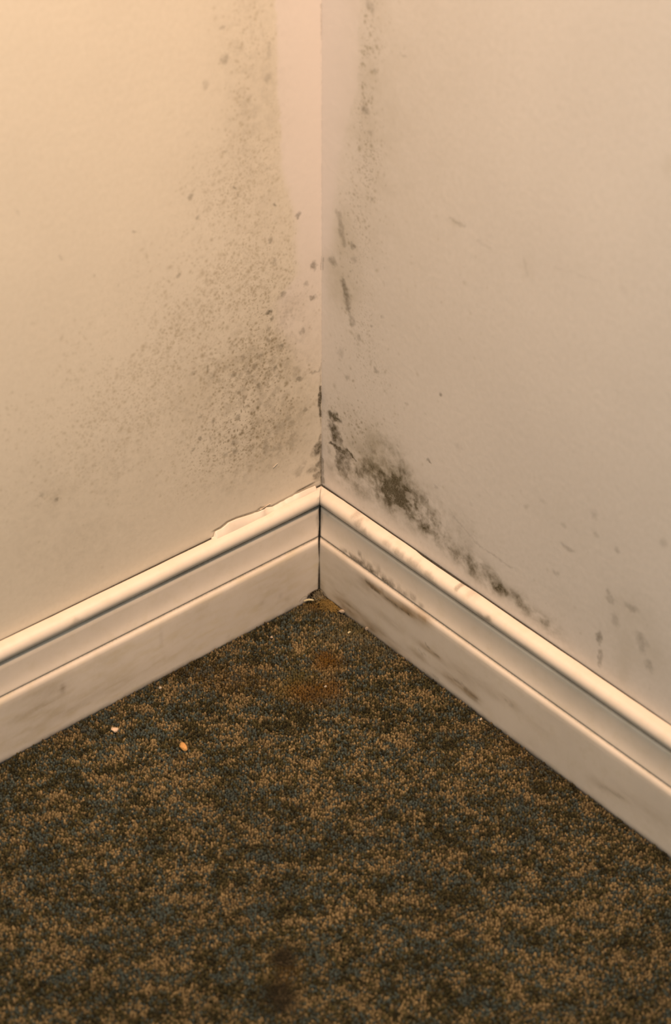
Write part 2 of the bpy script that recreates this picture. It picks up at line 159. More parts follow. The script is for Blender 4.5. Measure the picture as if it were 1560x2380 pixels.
def mesh_np(name, V, F4, mat, smooth=True):
    """One mesh object from arrays of vertices and quads (or triangles)."""
    me = bpy.data.meshes.new(name)
    V = np.asarray(V, np.float32); F4 = np.asarray(F4, np.int32); k = F4.shape[1]
    me.vertices.add(len(V)); me.vertices.foreach_set('co', V.ravel())
    me.loops.add(F4.size); me.loops.foreach_set('vertex_index', F4.ravel())
    me.polygons.add(len(F4))
    me.polygons.foreach_set('loop_start', np.arange(0, F4.size, k, dtype=np.int32))
    me.polygons.foreach_set('loop_total', np.full(len(F4), k, np.int32))
    me.update(calc_edges=True)
    me.polygons.foreach_set('use_smooth', np.full(len(F4), smooth, bool))
    me.materials.append(mat)
    o = bpy.data.objects.new(name, me); col.objects.link(o)
    return o

def mesh_py(name, V, F, mat, parent=None, smooth=True):
    me = bpy.data.meshes.new(name); me.from_pydata([tuple(v) for v in V], [], F); me.update()
    for p in me.polygons: p.use_smooth = smooth
    me.materials.append(mat)
    o = bpy.data.objects.new(name, me); col.objects.link(o)
    if parent: o.parent = parent
    return o

def thing(o, label, cat, group=None):
    o['label'] = label; o['category'] = cat
    if group: o['group'] = group
    return o

# ------------------------------------------------------------------ materials
class Mat:
    def __init__(s, name):
        s.m = bpy.data.materials.new(name); s.m.use_nodes = True
        s.t = s.m.node_tree; s.b = s.t.nodes['Principled BSDF']
    def n(s, kind, **kw):
        x = s.t.nodes.new(kind)
        for k, v in kw.items(): setattr(x, k, v)
        return x
    def link(s, a, b): s.t.links.new(a, b)
    def attr(s, name): return s.n('ShaderNodeAttribute', attribute_name=name).outputs['Fac']
    def pos(s): return s.n('ShaderNodeNewGeometry').outputs['Position']
    def noise(s, scale, detail=3, rough=0.55):
        x = s.n('ShaderNodeTexNoise'); x.inputs['Scale'].default_value = scale
        x.inputs['Detail'].default_value = detail; x.inputs['Roughness'].default_value = rough
        s.link(s.pos(), x.inputs['Vector']); return x.outputs['Fac']
    def math(s, op, a, b=None):
        x = s.n('ShaderNodeMath', operation=op)
        for i, v in enumerate((a, b)):
            if v is None: continue
            if isinstance(v, (int, float)): x.inputs[i].default_value = v
            else: s.link(v, x.inputs[i])
        return x.outputs[0]
    def ramp(s, fac, lo, hi, to0=0.0, to1=1.0):
        x = s.n('ShaderNodeMapRange'); x.inputs['From Min'].default_value = lo; x.inputs['From Max'].default_value = hi
        x.inputs['To Min'].default_value = to0; x.inputs['To Max'].default_value = to1
        s.link(fac, x.inputs['Value']); return x.outputs[0]
    def mix(s, fac, a, b, mode='MIX'):
        x = s.n('ShaderNodeMix', data_type='RGBA', blend_type=mode)
        if isinstance(fac, (int, float)): x.inputs[0].default_value = fac
        else: s.link(fac, x.inputs[0])
        for i, v in ((6, a), (7, b)):
            if isinstance(v, tuple): x.inputs[i].default_value = (*v, 1)
            else: s.link(v, x.inputs[i])
        return x.outputs[2]
    def bump(s, h, strength, dist):
        x = s.n('ShaderNodeBump'); x.inputs['Strength'].default_value = strength; x.inputs['Distance'].default_value = dist
        s.link(h, x.inputs['Height']); s.link(x.outputs[0], s.b.inputs['Normal'])
    def set(s, colour=None, rough=0.5, spec=0.5):
        if colour is not None:
            if isinstance(colour, tuple): s.b.inputs['Base Color'].default_value = (*colour, 1)
            else: s.link(colour, s.b.inputs['Base Color'])
        s.b.inputs['Roughness'].default_value = rough
        s.b.inputs['Specular IOR Level'].default_value = spec
        return s.m

def wall_paint(name, paint, strip, stain, mould_shade):
    M = Mat(name)
    c = M.mix(M.ramp(M.noise(9, 4), .35, .65), tuple(v*.975 for v in paint), tuple(v*1.02 for v in paint))
    c = M.mix(M.ramp(M.noise(260, 2), .35, .7, 0, .09), c, stain)
    c = M.mix(M.attr('strip'), c, strip)
    f = M.math('MULTIPLY', M.attr('mould_shade'), M.ramp(M.noise(700, 2, .6), .30, .62, .72, 1.0))
    sn = M.math('MULTIPLY', M.ramp(M.noise(480, 2, .55), .565, .65), M.math('POWER', M.attr('speck'), .7))
    c = M.mix(M.math('MAXIMUM', M.attr('stain'), M.math('MULTIPLY', sn, .55)), c, stain)
    f = M.math('MAXIMUM', f, M.math('MULTIPLY', M.math('MULTIPLY', sn, M.math('POWER', M.attr('speck_dark'), .6)), .45))
    tone = M.mix(M.ramp(M.noise(60, 2), .4, .6), mould_shade, (mould_shade[0]*1.05, mould_shade[1]*1.1, mould_shade[2]*1.1))
    c = M.mix(f, c, tone)
    M.bump(M.math('ADD', M.noise(170, 3), M.math('MULTIPLY', M.attr('mould_shade'), .5)), .12, .0012)
    return M.set(c, .55, .35)

M_WALL_L = wall_paint('wall_paint_left', (.66, .585, .475), (.70, .615, .555), (.34, .27, .165), (.060, .045, .022))
M_WALL_R = wall_paint('wall_paint_right', (.65, .59, .53), (.68, .61, .56), (.33, .28, .18), (.054, .041, .016))

def gloss_paint(name):
    M = Mat(name)
    base = (.66, .58, .49)
    c = M.mix(M.ramp(M.noise(14, 4), .35, .65), tuple(v*.94 for v in base), tuple(v*1.03 for v in base))
    c = M.mix(M.ramp(M.noise(90, 4, .65), .48, .80, 0, .30), c, (.50, .42, .28))
    c = M.mix(M.attr('yellow'), c, (.56, .46, .29))
    c = M.mix(M.attr('tan'), c, (.30, .20, .10))
    f = M.math('MULTIPLY', M.attr('mould_shade'), M.ramp(M.noise(600, 2, .6), .30, .62, .7, 1.0))
    c = M.mix(f, c, (.050, .040, .022))
    M.bump(M.noise(120, 3), .10, .001)
    return M.set(c, .42, .45)
M_GLOSS = gloss_paint('skirting_gloss')

def plain(name, c, rough=.7, vary=.18, scale=300):
    M = Mat(name)
    k = M.mix(M.ramp(M.noise(scale, 3), .35, .65), tuple(v*(1 - vary) for v in c), tuple(min(1, v*(1 + vary)) for v in c))
    M.bump(M.noise(scale*2, 3), .35, .0008)
    return M.set(k, rough, .3)
M_BACK = plain('carpet_backing', (.035, .026, .012), .95)
M_FLOOR = plain('floor_boards', (.10, .075, .045), .9)
M_FLAKE = plain('paint_flake', (.82, .72, .60), .5, .05)
M_CREAM = plain('plaster_cream', (.50, .37, .26), .8)
M_ORANGE = plain('crumb_orange', (.50, .26, .085), .7)
M_WHITE = plain('plaster_white', (.36, .30, .22), .8)
M_PINK = plain('plaster_pink', (.30, .235, .17), .8)
M_DUST = plain('dust_fluff', (.20, .165, .10), .95, .35)
M_OCHRE = plain('ochre_fluff', (.24, .155, .045), .9, .3)
M_STRAW = plain('straw_fibre', (.46, .40, .24), .7, .15)
M_BROWN = plain('brown_crumb', (.07, .045, .02), .8)

def pile_mat():
    M = Mat('carpet_loops')
    a = M.n('ShaderNodeAttribute', attribute_name='tuft_colour').outputs['Color']
    c = M.mix(M.ramp(M.noise(900, 2), .3, .7, 0, .55), a, (.02, .016, .008))
    return M.set(c, .9, .15)
M_PILE = pile_mat()

# ------------------------------------------------------------------ walls
STEP = 0.8
Z_FINE, N_LOW = 94.0, 4
def wall_axes(side):
    reach = 340 if side == 'L' else 410
    s = np.concatenate([np.arange(0, reach, STEP), [reach + v for v in (0, 6, 20, 50, 110, 220, 400, 650, 850)]])
    z = np.concatenate([[-8, 30, 60, 85], np.arange(Z_FINE, 620, STEP), [622, 630, 650, 690, 760, 900, 1150, 1500, 1900, 2400]])
    return s, z, (len(np.arange(0, reach, STEP)), len(np.arange(Z_FINE, 620, STEP)))

def build_wall(side):
    s, z, nf = wall_axes(side)
    S, Z = np.meshgrid(s, z, indexing='ij')
    wob = (fbm(S, Z, 5, 11 if side == 'L' else 31, 3) - .5)
    warp = wob*1.3
    Sw = S + (fbm(S, Z, 14, 3, 3) - .5)*7; Zw = Z + (fbm(S, Z, 14, 7, 3) - .5)*7
    grain = fbm(S, Z, 4.5, 51, 4, .65)
    if side == 'L':
        strip_pts, spots, strokes, field, stain_b = STRIP_L, L_SPOTS, L_STROKES, L_SPECKLE_FIELD, L_STAIN
    else:
        strip_pts, spots, strokes, field, stain_b = STRIP_R, R_SPOTS, R_STROKES, R_SPECKLE_FIELD, R_STAIN
    e = np.array(sorted((p[1], p[0]) for p in strip_pts))
    edge = np.interp(Z, e[:, 0], e[:, 1])
    edge += (fbm(S*0, Z, 22, 91, 3) - .5)*4 + wob*4
    soft = np.interp(Z, [180, 330, 450], [14, 7, 2.5])
    strip = (1 - sstep(edge - soft, edge + soft*.6, S))
    strip *= np.interp(Z, [180, 240, 330], [0, .55, 1])
    stain = gauss_field(Sw, Zw, stain_b, 1.25)*np.clip(.1 + fbm(S, Z, 16, 61, 4)*1.0, 0, 1.3)
    sp = np.where(S < edge - 1, 0.12, 1.0)*np.interp(Z, [235, 320], [0, 1]) + np.interp(Z, [235, 320], [1, 0])
    dark = np.clip(gauss_field(S, Z, SPECKLE_DARK_L if side == 'L' else SPECKLE_DARK_R), 0, 1)
    SP = speckle_field(S, Z, field, 5 if side == 'L' else 8, 40000 if side == 'L' else 26000, STEP, .22, 1.0, nf)*sp
    Sr = S + (fbm(S, Z, 3.2, 131, 3, .6) - .5)*4.5; Zr = Z + (fbm(S, Z, 3.2, 137, 3, .6) - .5)*4.5
    body = np.clip(.45 + 1.1*fbm(S, Z, 2.6, 141, 3, .6), 0, 1.15)
    stain = np.maximum(stain, stain*.6 + SP*(.62 + .3*dark))
    M = SP*(.11 + .60*dark)
    M = np.maximum(M, spot_field(Sr, Zr, spots, warp)*body*(.98 if side == 'L' else .95))
    fine_s = S + (Sr - S)*.35
    speck = np.clip(gauss_field(S, Z, field)*np.clip(fbm(S, Z, 30, 151, 3)*2.2 - .35, 0, 1.3), 0, 1)*sp
    M = np.maximum(M, stroke_field(fine_s, Zr, strokes, warp)*body)
    if side == 'L':      # soil in the crack above the torn caulk
        e = np.array(sorted(CAULK_LINE + [[8.0, 104.4]]))
        ct = np.interp(S, e[:, 0], e[:, 1])
        k = np.interp(S, [6, 10, 25, 29, 42, 52, 60, 66, 70, 80, 113, 117], [.3, .95, .95, .3, .35, .6, .5, .9, .5, .75, .85, 0])
        M = np.maximum(M, k*(1 - sstep(.2, 1.3, np.abs(Z - ct - .1))))
    if side == 'R':
        P = gauss_field(Sw, Zw, R_PATCH, 1.15)
        n = fbm(Sw, Zw, 9, 71, 5, .6)
        P = P*np.clip(.10 + 2.3*(n - .30), .04, 1.2)*np.clip(.35 + 1.3*grain, .3, 1.2)
        P *= np.where(Z < 103, .3, 1.0)
        P = np.maximum(P, gauss_field(S, Z, R_CORE)*np.clip(.75 + .5*(n - .3), .6, 1.1))
        stain = stain + np.clip(P*.55, 0, .6)
        M = np.maximum(M, np.clip(P*.88, 0, .96)) + np.clip(P, 0, .5)*(grain - .5)*.6
    else:
        G = gauss_field(Sw, Zw, L_STAIN, 1.1)
        M = np.maximum(M, np.clip(G*1.1, 0, .5)*np.clip((grain - .42)*3.2, 0, 1)*.8)
    # wall painted dark behind the boards: dirt, and shade put into the gap
    M = np.where(Z < 99.2, .9, M)
    # dirt in the internal corner
    M = np.maximum(M, np.clip(1 - S/2.2, 0, 1)*np.interp(Z, [100, 135, 150, 170, 260], [.8, .5, .15, .1, .03])*np.clip(grain*1.7, 0, 1))
    if side == 'L': V = np.stack([-S, 0*S, Z], -1)/1000
    else: V = np.stack([0*S, -S, Z], -1)/1000
    ns, nz = len(s), len(z)
    idx = np.arange(ns*nz).reshape(ns, nz)
    a, b, c, d = idx[:-1, :-1].ravel(), idx[1:, :-1].ravel(), idx[1:, 1:].ravel(), idx[:-1, 1:].ravel()
    F = np.stack([a, b, c, d], -1) if side == 'L' else np.stack([a, d, c, b], -1)
    # the wall's thickness behind its face
    T, E, z0, z1 = .10, 1.3, -.008, 2.4
    if side == 'L': bx = [(-E, .0005, z0), (0, .0005, z0), (0, T, z0), (-E, T, z0)]
    else: bx = [(.0005, -E, z0), (.0005, T, z0), (T, T, z0), (T, -E, z0)]
    B = np.array(bx + [(x, y, z1) for x, y, _ in bx]); n0 = ns*nz
    Fb = np.array([(0, 3, 2, 1), (4, 5, 6, 7), (0, 1, 5, 4), (1, 2, 6, 5), (2, 3, 7, 6), (3, 0, 4, 7)]) + n0
    o = mesh_np('wall_left' if side == 'L' else 'wall_right', np.vstack([V.reshape(-1, 3), B]), np.vstack([F, Fb]), M_WALL_L if side == 'L' else M_WALL_R, False)
    z8 = np.zeros(8)
    float_attr(o.data, 'mould_shade', np.concatenate([np.clip(M, 0, 1).ravel(), z8]))
    float_attr(o.data, 'speck', np.concatenate([speck.ravel(), z8]))
    float_attr(o.data, 'speck_dark', np.concatenate([(speck*dark).ravel(), z8]))
    float_attr(o.data, 'stain', np.concatenate([np.clip(stain, 0, .8).ravel(), z8]))
    float_attr(o.data, 'strip', np.concatenate([(strip*.8).ravel(), z8]))
    o['kind'] = 'structure'
    return o
wall_left = build_wall('L')
wall_right = build_wall('R')

# ------------------------------------------------------------------ floor slab under the carpet
fl = mesh_py('floor', [(-1.3, -1.3, -.06), (0, -1.3, -.06), (0, 0, -.06), (-1.3, 0, -.06), (-1.3, -1.3, -.008), (0, -1.3, -.008), (0, 0, -.008), (-1.3, 0, -.008)],
             [(0, 3, 2, 1), (4, 5, 6, 7), (0, 1, 5, 4), (1, 2, 6, 5), (2, 3, 7, 6), (3, 0, 4, 7)], M_FLOOR, None, False)
fl['kind'] = 'structure'

# ------------------------------------------------------------------ skirting boards
def arc(cx, cz, r, a0, a1, n, rz=None):
    rz = rz or r
    return [(cx + r*math.cos(math.radians(a0 + (a1 - a0)*k/(n - 1))), cz + rz*math.sin(math.radians(a0 + (a1 - a0)*k/(n - 1)))) for k in range(n)]
# profile from the wall edge at the top round the front to the foot: (distance from wall, height), mm
PROFILE = [(0.9, 99.2), (1.6, 99.9), (3.0, 100.1)]
PROFILE += arc(6.6, 93.6, 6.4, 86, -62, 13, 6.4)             # bullnose
PROFILE += [(9.0, 87.3), (7.8, 87.0), (7.3, 86.4), (7.4, 85.7), (9.4, 85.3), (10.4, 85.0), (10.8, 84.2)]   # quirk under it
PROFILE += [(10.9, 81), (11.0, 77.5), (11.2, 71.5), (11.6, 67.3), (12.1, 64.1), (12.7, 61.7), (13.1, 60.3), (13.2, 59.6), (13.1, 59.1)]   # cove
PROFILE += [(12.9, 58.7), (12.7, 58.1), (13.1, 57.8), (13.8, 57.4), (14.6, 56.7), (15.3, 55.7), (15.8, 54.4), (16, 53)]     # second quirk and eased edge
PROFILE += [(16, z) for z in np.linspace(49, 1, 26)] + [(16, -1), (15.6, -4.5), (15, -5), (1.0, -5)]
PROFILE = np.array(PROFILE)

def board_gap(side, s):
    """Width of the open joint between wall and board, mm."""
    if side == 'L':
        return np.interp(s, [0, 26, 30, 113, 116, 170, 240, 330], [2.6, 2.4, 1.5, 1.5, 2.1, 1.9, 1.1, .7]) + .25*(vnoise(s/9, s*0, 5) - .5)
    return np.interp(s, [0, 22, 30, 120, 128, 175, 190, 330, 380], [1.9, 1.8, 1.3, 1.5, 2.6, 2.4, 1.6, 1.2, .7]) + .25*(vnoise(s/9, s*0, 6) - .5)

def build_board(side):
    s_ax = np.concatenate([np.arange(0, 425, 1.5), [430, 450, 500, 600, 800, 1290]])
    d, z = PROFILE[:, 0], PROFILE[:, 1]
    ns, npf = len(s_ax), len(d)
    # mitre: each end is cut back to the 45 degree plane, with an open joint that closes on the bullnose and mid foot
    joint = np.interp(z, [-5, 14, 26, 36, 44, 56, 58, 70, 84, 88, 101], [.9, .8, .45, .12, .5, .8, 1.1, .55, 1.0, .3, .12])
    if side == 'R': joint = joint*.6
    S = np.empty((ns, npf)); Dp = np.tile(d, (ns, 1)); Zp = np.tile(z, (ns, 1))
    start = d + joint*1.45
    for k in range(npf):
        S[:, k] = np.maximum(s_ax, 0) + (start[k])*np.clip(1 - s_ax/60.0, 0, 1)
    g = board_gap(side, S[:, 0])
    for k, w in enumerate((1.0, .8, .35)): Dp[:, k] = np.maximum(d[k] - .9 + g, .05)*w + d[k]*(1 - w)
    Dp[:, -1] = 1.0
    Zp += ((vnoise(S/38, S*0, 15 if side == 'L' else 16) - .5)*.5)*(Zp > 80)    # brushed, slightly uneven top
    front = (d > 9.0)
    slab = z < 58
    mould_shade = np.zeros((ns, npf)); yellow = np.zeros((ns, npf)); tan = np.zeros((ns, npf))
    warp = (fbm(S, Zp*1.0 + Dp, 4, 23, 3) - .5)*1.5
    smear = fbm(S*.35, Zp*1.6 + Dp*.5, 5, 27 if side == 'L' else 29, 4)
    st, md = (BL_STAIN, BL_MID) if side == 'L' else (BR_STAIN, BR_MID)
    U = Zp + np.where(Zp > 93, (12 - Dp), 0)*0
    a_st = gauss_field(S, U, st, 1.15)*np.clip(.3 + smear*1.3, 0, 1.4)
    a_md = spot_field(S, U, md, warp)
    if side == 'R':
        tan += np.where(slab, np.clip(a_st, 0, .85), 0)
        mould_shade += np.where(slab, np.clip(a_st*.45*np.clip((smear - .35)*3, 0, 1), 0, .7), 0)
    else:
        tan += np.where(slab, np.clip(a_st*.6, 0, .5), 0)
        mould_shade += np.where(slab, np.clip(a_st*.55, 0, .6), 0)
        yellow += np.where(slab, np.clip((smear - .45)*1.1, 0, .5), 0)
    mould_shade = np.maximum(mould_shade, np.where(slab, 0, a_md*.85))
    # soil and painted-in shade darken the two quirks, thinning away from the corner
    for zq, w, k in ((86.2, 1.0, 1.0), (58.2, .9, .9)):
        q = np.clip(1.6 - np.abs(Zp - zq)/w*1.3, 0, 1)*(Dp > 6.8)*(Dp < 14)
        mould_shade = np.maximum(mould_shade, q*k*np.interp(S, [0, 40, 200, 400], [.95, .8, .7, .6]))
    if side == 'R':
        q = np.exp(-((Zp - 88.2)/1.6)**2)*(Dp > 8)*np.interp(S, [10, 40, 60, 150, 220, 400], [.15, .3, .55, .5, .3, .25])
        mould_shade = np.maximum(mould_shade, q*np.clip((fbm(S, Zp, 6, 37, 4) - .3)*2.4, 0, 1))
    mould_shade[:, 0] = np.maximum(mould_shade[:, 0], .8); mould_shade[:, -1] = .9
    if side == 'R':
        q = np.exp(-((Zp - 60.6)/2.4)**2)*(Dp > 9)*np.interp(S, [38, 46, 70, 100, 116, 135], [0, .7, 1, .9, .5, 0])
        mould_shade = np.maximum(mould_shade, q*np.clip((fbm(S, Zp, 5, 47, 4, .6) - .28)*4.5, 0, 1)*1.0)
        t = stroke_field(S, Zp + (fbm(S, Zp, 6, 49, 3) - .5)*4, BR_STROKES, warp*.5)
        mould_shade = np.maximum(mould_shade, np.where(slab, t, 0))
        t2 = stroke_field(S + (fbm(S, Zp, 9, 53, 3) - .5)*6, Zp + (fbm(S, Zp, 6, 59, 3) - .5)*5, BR_TAN, warp*.5)
        tan = np.maximum(tan, np.where(slab, t2, 0))
        yellow += np.where(slab, np.exp(-((S - 20)/40)**2)*np.clip(smear, 0, 1)*.5*np.interp(Zp, [0, 25, 50], [1, .5, .2]), 0)
    # dirt near the corner, thinning to a dark line along the foot
    mould_shade = np.maximum(mould_shade, np.clip(1 - np.abs(Zp + .5)/np.interp(S, [20, 70], [6.0, 2.6]), 0, 1)*.6*np.clip(fbm(S, Zp, 12, 41, 3)*1.4, 0, 1)*(Dp > 12))
    # dirty mitre edge
    mould_shade = np.maximum(mould_shade, np.clip(1 - (S - start)/1.6, 0, 1)*np.interp(Zp, [0, 30, 40, 56, 60, 84, 90, 100], [.8, .5, .15, .5, .7, .8, .45, .2]))
    if side == 'L': V = np.stack([-S, -Dp, Zp], -1)/1000
    else: V = np.stack([-Dp, -S, Zp], -1)/1000
    idx = np.arange(ns*npf).reshape(ns, npf)
    nxt = np.roll(idx, -1, axis=1)
    a, b, c, e = idx[:-1].ravel(), idx[1:].ravel(), nxt[1:].ravel(), nxt[:-1].ravel()
    F = np.stack([a, e, c, b], -1) if side == 'L' else np.stack([a, b, c, e], -1)
    o = mesh_np('baseboard_left' if side == 'L' else 'baseboard_right', V.reshape(-1, 3), F, M_GLOSS)
    # end caps
    float_attr(o.data, 'mould_shade', np.clip(mould_shade, 0, 1)); float_attr(o.data, 'yellow', np.clip(yellow, 0, 1)); float_attr(o.data, 'tan', np.clip(tan, 0, 1))
    o['kind'] = 'structure'
    return o
board_left = build_board('L')
board_right = build_board('R')

# caulk bead torn from the wall along the left board's top edge, with the open crack above it
def caulk():
    e = sorted(CAULK_LINE + [[10.0, 103.2], [114.6, 100.4], [118, 99.6]])
    es = np.array([p[0] for p in e]); ez = np.array([p[1] for p in e])
    s = np.arange(9, 117.5, 1.0)
    top = np.interp(s, es, ez) + (vnoise(s/3, s*0, 44) - .5)*.5
    off = np.interp(s, [9, 26, 30, 60, 65, 72, 113, 117], [2.0, 1.9, .6, .6, 3.0, 1.0, 1.0, .4]) + .3*(vnoise(s/5, s*0, 46) - .5)
    V, F = [], []
    for x, t, g in zip(s, top, off):
        g = max(g, .15)
        for dd, zz in ((g, t - .3), (g + .5, t), (g + 1.1, t - .45), (3.2 + g*.4, 99 + (t - 99)*.55), (6.2, 99.4), (5.6, 97.6), (g, 97.2)):
            V.append((-x/1000, -dd/1000, zz/1000))
    k = 7
    for i in range(len(s) - 1):
        for j in range(k):
            F.append((i*k + j, i*k + (j + 1) % k, (i + 1)*k + (j + 1) % k, (i + 1)*k + j))
    F.append(tuple(range(k - 1, -1, -1))); F.append(tuple((len(s) - 1)*k + j for j in range(k)))
    o = mesh_py('caulk_bead', V, F, M_GLOSS, board_left)
    o['label'] = 'ragged cream caulk pulled away from wall'
caulk()

def flake(name, s, z, length, width, tilt, parent, lift=.6):
    """A curled chip of paint standing off the left wall."""
    V, F = [], []
    n = 6; rnd = random.Random(int(s*10))
    for i in range(n):
        t = i/(n - 1); w = width*math.sin(math.pi*(.12 + .76*t))*(0.8 + .4*rnd.random())
        x = (t - .5)*length; zz = tilt*x
        for q, dd in ((-.5, .15), (.5, .25 + lift*(.4 + t*.6)), (.5, .45 + lift*(.4 + t*.6)), (-.5, .40)):
            V.append(((-s - x)/1000, -dd/1000, (z + zz + q*w)/1000))
    for i in range(n - 1):
        for j in range(4): F.append((i*4 + j, i*4 + (j + 1) % 4, i*4 + 4 + (j + 1) % 4, i*4 + 4 + j))
    F += [(3, 2, 1, 0), tuple((n - 1)*4 + j for j in range(4))]
    o = mesh_py(name, V, F, M_FLAKE, parent, False)
    o['label'] = 'curled white chip of paint'
(fs, fz), (cs, cz) = FLAKE_POINTS
flake('paint_flake', fs, fz, 4.6, .55, -.40, wall_left, .25)
flake('paint_flake', cs, cz + .6, 11, 1.3, -.12, wall_left, .9)

# ------------------------------------------------------------------ carpet
CAR = bpy.data.objects.new('carpet', None); col.objects.link(CAR); CAR.location = (-.4, -.4, -.008)
thing(CAR, 'fitted looped carpet mottled brown, tan and blue grey with rusty stains, between the skirting boards', 'carpet')
bk = mesh_py('carpet_backing', [(x, y, z) for z in (-.0078, -.0033) for x, y in ((-1.29, -1.29), (-.0165, -1.29), (-.0165, -.0165), (-1.29, -.0165))],
             [(0, 3, 2, 1), (4, 5, 6, 7), (0, 1, 5, 4), (1, 2, 6, 5), (2, 3, 7, 6), (3, 0, 4, 7)], M_BACK, None, False)
bk.parent = CAR; bk.matrix_parent_inverse = Matrix.Translation((.4, .4, .008))

def carpet_pile():
    rs = np.random.RandomState(4)
    near_v, near_f, near_c = pile_patch(rs, 1.95, 5, 0, 780, 640)
    far_v, far_f, far_c = pile_patch(rs, 5.0, 4, 780, 1500, 1100)
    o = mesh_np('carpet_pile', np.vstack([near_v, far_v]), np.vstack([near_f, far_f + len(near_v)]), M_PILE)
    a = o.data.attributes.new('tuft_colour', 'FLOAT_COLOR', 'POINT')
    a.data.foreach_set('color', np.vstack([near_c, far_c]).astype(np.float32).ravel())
    o['kind'] = 'stuff'
    o.parent = CAR; o.matrix_parent_inverse = Matrix.Translation((.4, .4, .008))
    return o

def pile_patch(rs, p, m, inner, outer, reach):
    """Loops of pitch p (mm) with m sides, between two distances from the corner (|x| + |y|, mm)."""
    ca, sa = math.cos(math.radians(49.4)), math.sin(math.radians(49.4))
    g = np.arange(-1000, 1000, p)
    A, B = np.meshgrid(g, g, indexing='ij')                 # A across the rows, B along them
    A = A + rs.normal(0, p*.18, A.shape); B = B + rs.normal(0, p*.18, B.shape) + (np.arange(len(g)) % 2)[:, None]*p*.5
    lat, dep = A.ravel(), B.ravel() + 520
    x = -(dep*ca) + lat*sa; y = -(dep*sa) - lat*ca
    x0 = -17.1; k = (x < x0) & (y < x0) & (x > -reach) & (y > -reach) & (x + y > -outer) & (x + y <= -inner)
    x, y, lat, dep = x[k], y[k], lat[k], dep[k]
    n = len(x)
    # colour: flecked yarn in soft patches that run in bands
    base = fbm(lat/1.7, dep, 10, 81, 4, .65); fleck = rs.rand(n); blue = fbm(lat/1.4, dep*1.1, 8, 85, 4, .75)
    fine = vnoise(lat/4.2, dep/4.2, 88)
    v = (base - .5)*2.4 + (fleck - .5)*1.35 + (fine - .5)*.8
    TAN = np.array([.200, .143, .068]); BLUE = np.array([.050, .068, .063]); DARK = np.array([.016, .015, .005]); MIDB = np.array([.055, .046, .017])
    def lerp(a, b, t): return a + (b - a)*t[:, None]
    c = lerp(np.tile(DARK, (n, 1)), MIDB, sstep(-.75, -.05, v)); c = lerp(c, TAN, sstep(.05, .65, v))
    bl = sstep(.47, .62, blue + (rs.rand(n) - .5)*.34)*sstep(.6, -.1, v)*.9
    c = lerp(c, BLUE, bl)
    c *= (.62 + .76*rs.rand(n))[:, None]
    wob = 1 + (fbm(x, y, 9, 95, 3) - .5)*1.1
    ext = lambda L: np.clip(sum(a*np.exp(-(((x - sx)*sa - (y - sy)*ca)/(rl*1.1))**2 - (((x - sx)*ca + (y - sy)*sa)/(rd*1.1))**2) for sx, sy, rl, rd, a in L)*wob, 0, 1)
    c = lerp(c, np.array([.150, .120, .066]), ext(DUST)*.62)
    c = lerp(c, np.array([.075, .060, .012]), ext(OLIVE)*.7)
    c = lerp(c, np.array([.110, .050, .005]), ext(RUST)*.75)
    dk = ext(DARK_SPOTS); c = lerp(c, np.array([.008, .006, .003]), dk*.92)
    c *= (.86 + .28*fbm(x, y, 60, 97, 2))[:, None]
    # loops get darker towards the boards' feet
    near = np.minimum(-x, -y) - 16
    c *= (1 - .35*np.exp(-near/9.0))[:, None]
    # one loop: a low dome of three rings
    th = np.arange(m)*2*math.pi/m
    ring = lambda r, z: np.stack([r*np.cos(th), r*np.sin(th), np.full(m, z)], -1)
    D = np.vstack([ring(.95, 0), ring(.92, .62), [[0, 0, 1.0]]])
    F = []
    for i in range(m):
        j = (i + 1) % m
        F += [(i, j, m + j), (i, m + j, m + i), (m + i, m + j, 2*m)]
    F = np.array(F); nv = len(D)
    rot = rs.rand(n)*6.28; sx = p*.56*(.8 + .5*rs.rand(n)); sy = p*.56*(.8 + .5*rs.rand(n)); h = 2.7 + 1.3*rs.rand(n) - 1.6*dk
    h += (fbm(x, y, 25, 99, 2) - .5)*1.0
    lx, ly = rs.normal(0, .55, n), rs.normal(0, .55, n)
    X = D[None, :, 0]*sx[:, None]; Y = D[None, :, 1]*sy[:, None]; Zt = D[None, :, 2]*h[:, None]
    cr, sr = np.cos(rot)[:, None], np.sin(rot)[:, None]
    V = np.stack([x[:, None] + X*cr - Y*sr + lx[:, None]*D[None, :, 2], y[:, None] + X*sr + Y*cr + ly[:, None]*D[None, :, 2], Zt - 3.5], -1)/1000
    V[..., 0] = np.minimum(V[..., 0], -.0163); V[..., 1] = np.minimum(V[..., 1], -.0163)
    Fa = (F[None] + (np.arange(n)*nv)[:, None, None]).reshape(-1, 3)
    cc = np.ones((n, nv, 4), np.float32); cc[..., :3] = c[:, None, :]
    cc[:, :m, :3] *= .5                                      # shade between loops painted into the yarn roots
    return V.reshape(-1, 3), Fa, cc.reshape(-1, 4)
DARK_SPOTS = DARK
carpet_pile()

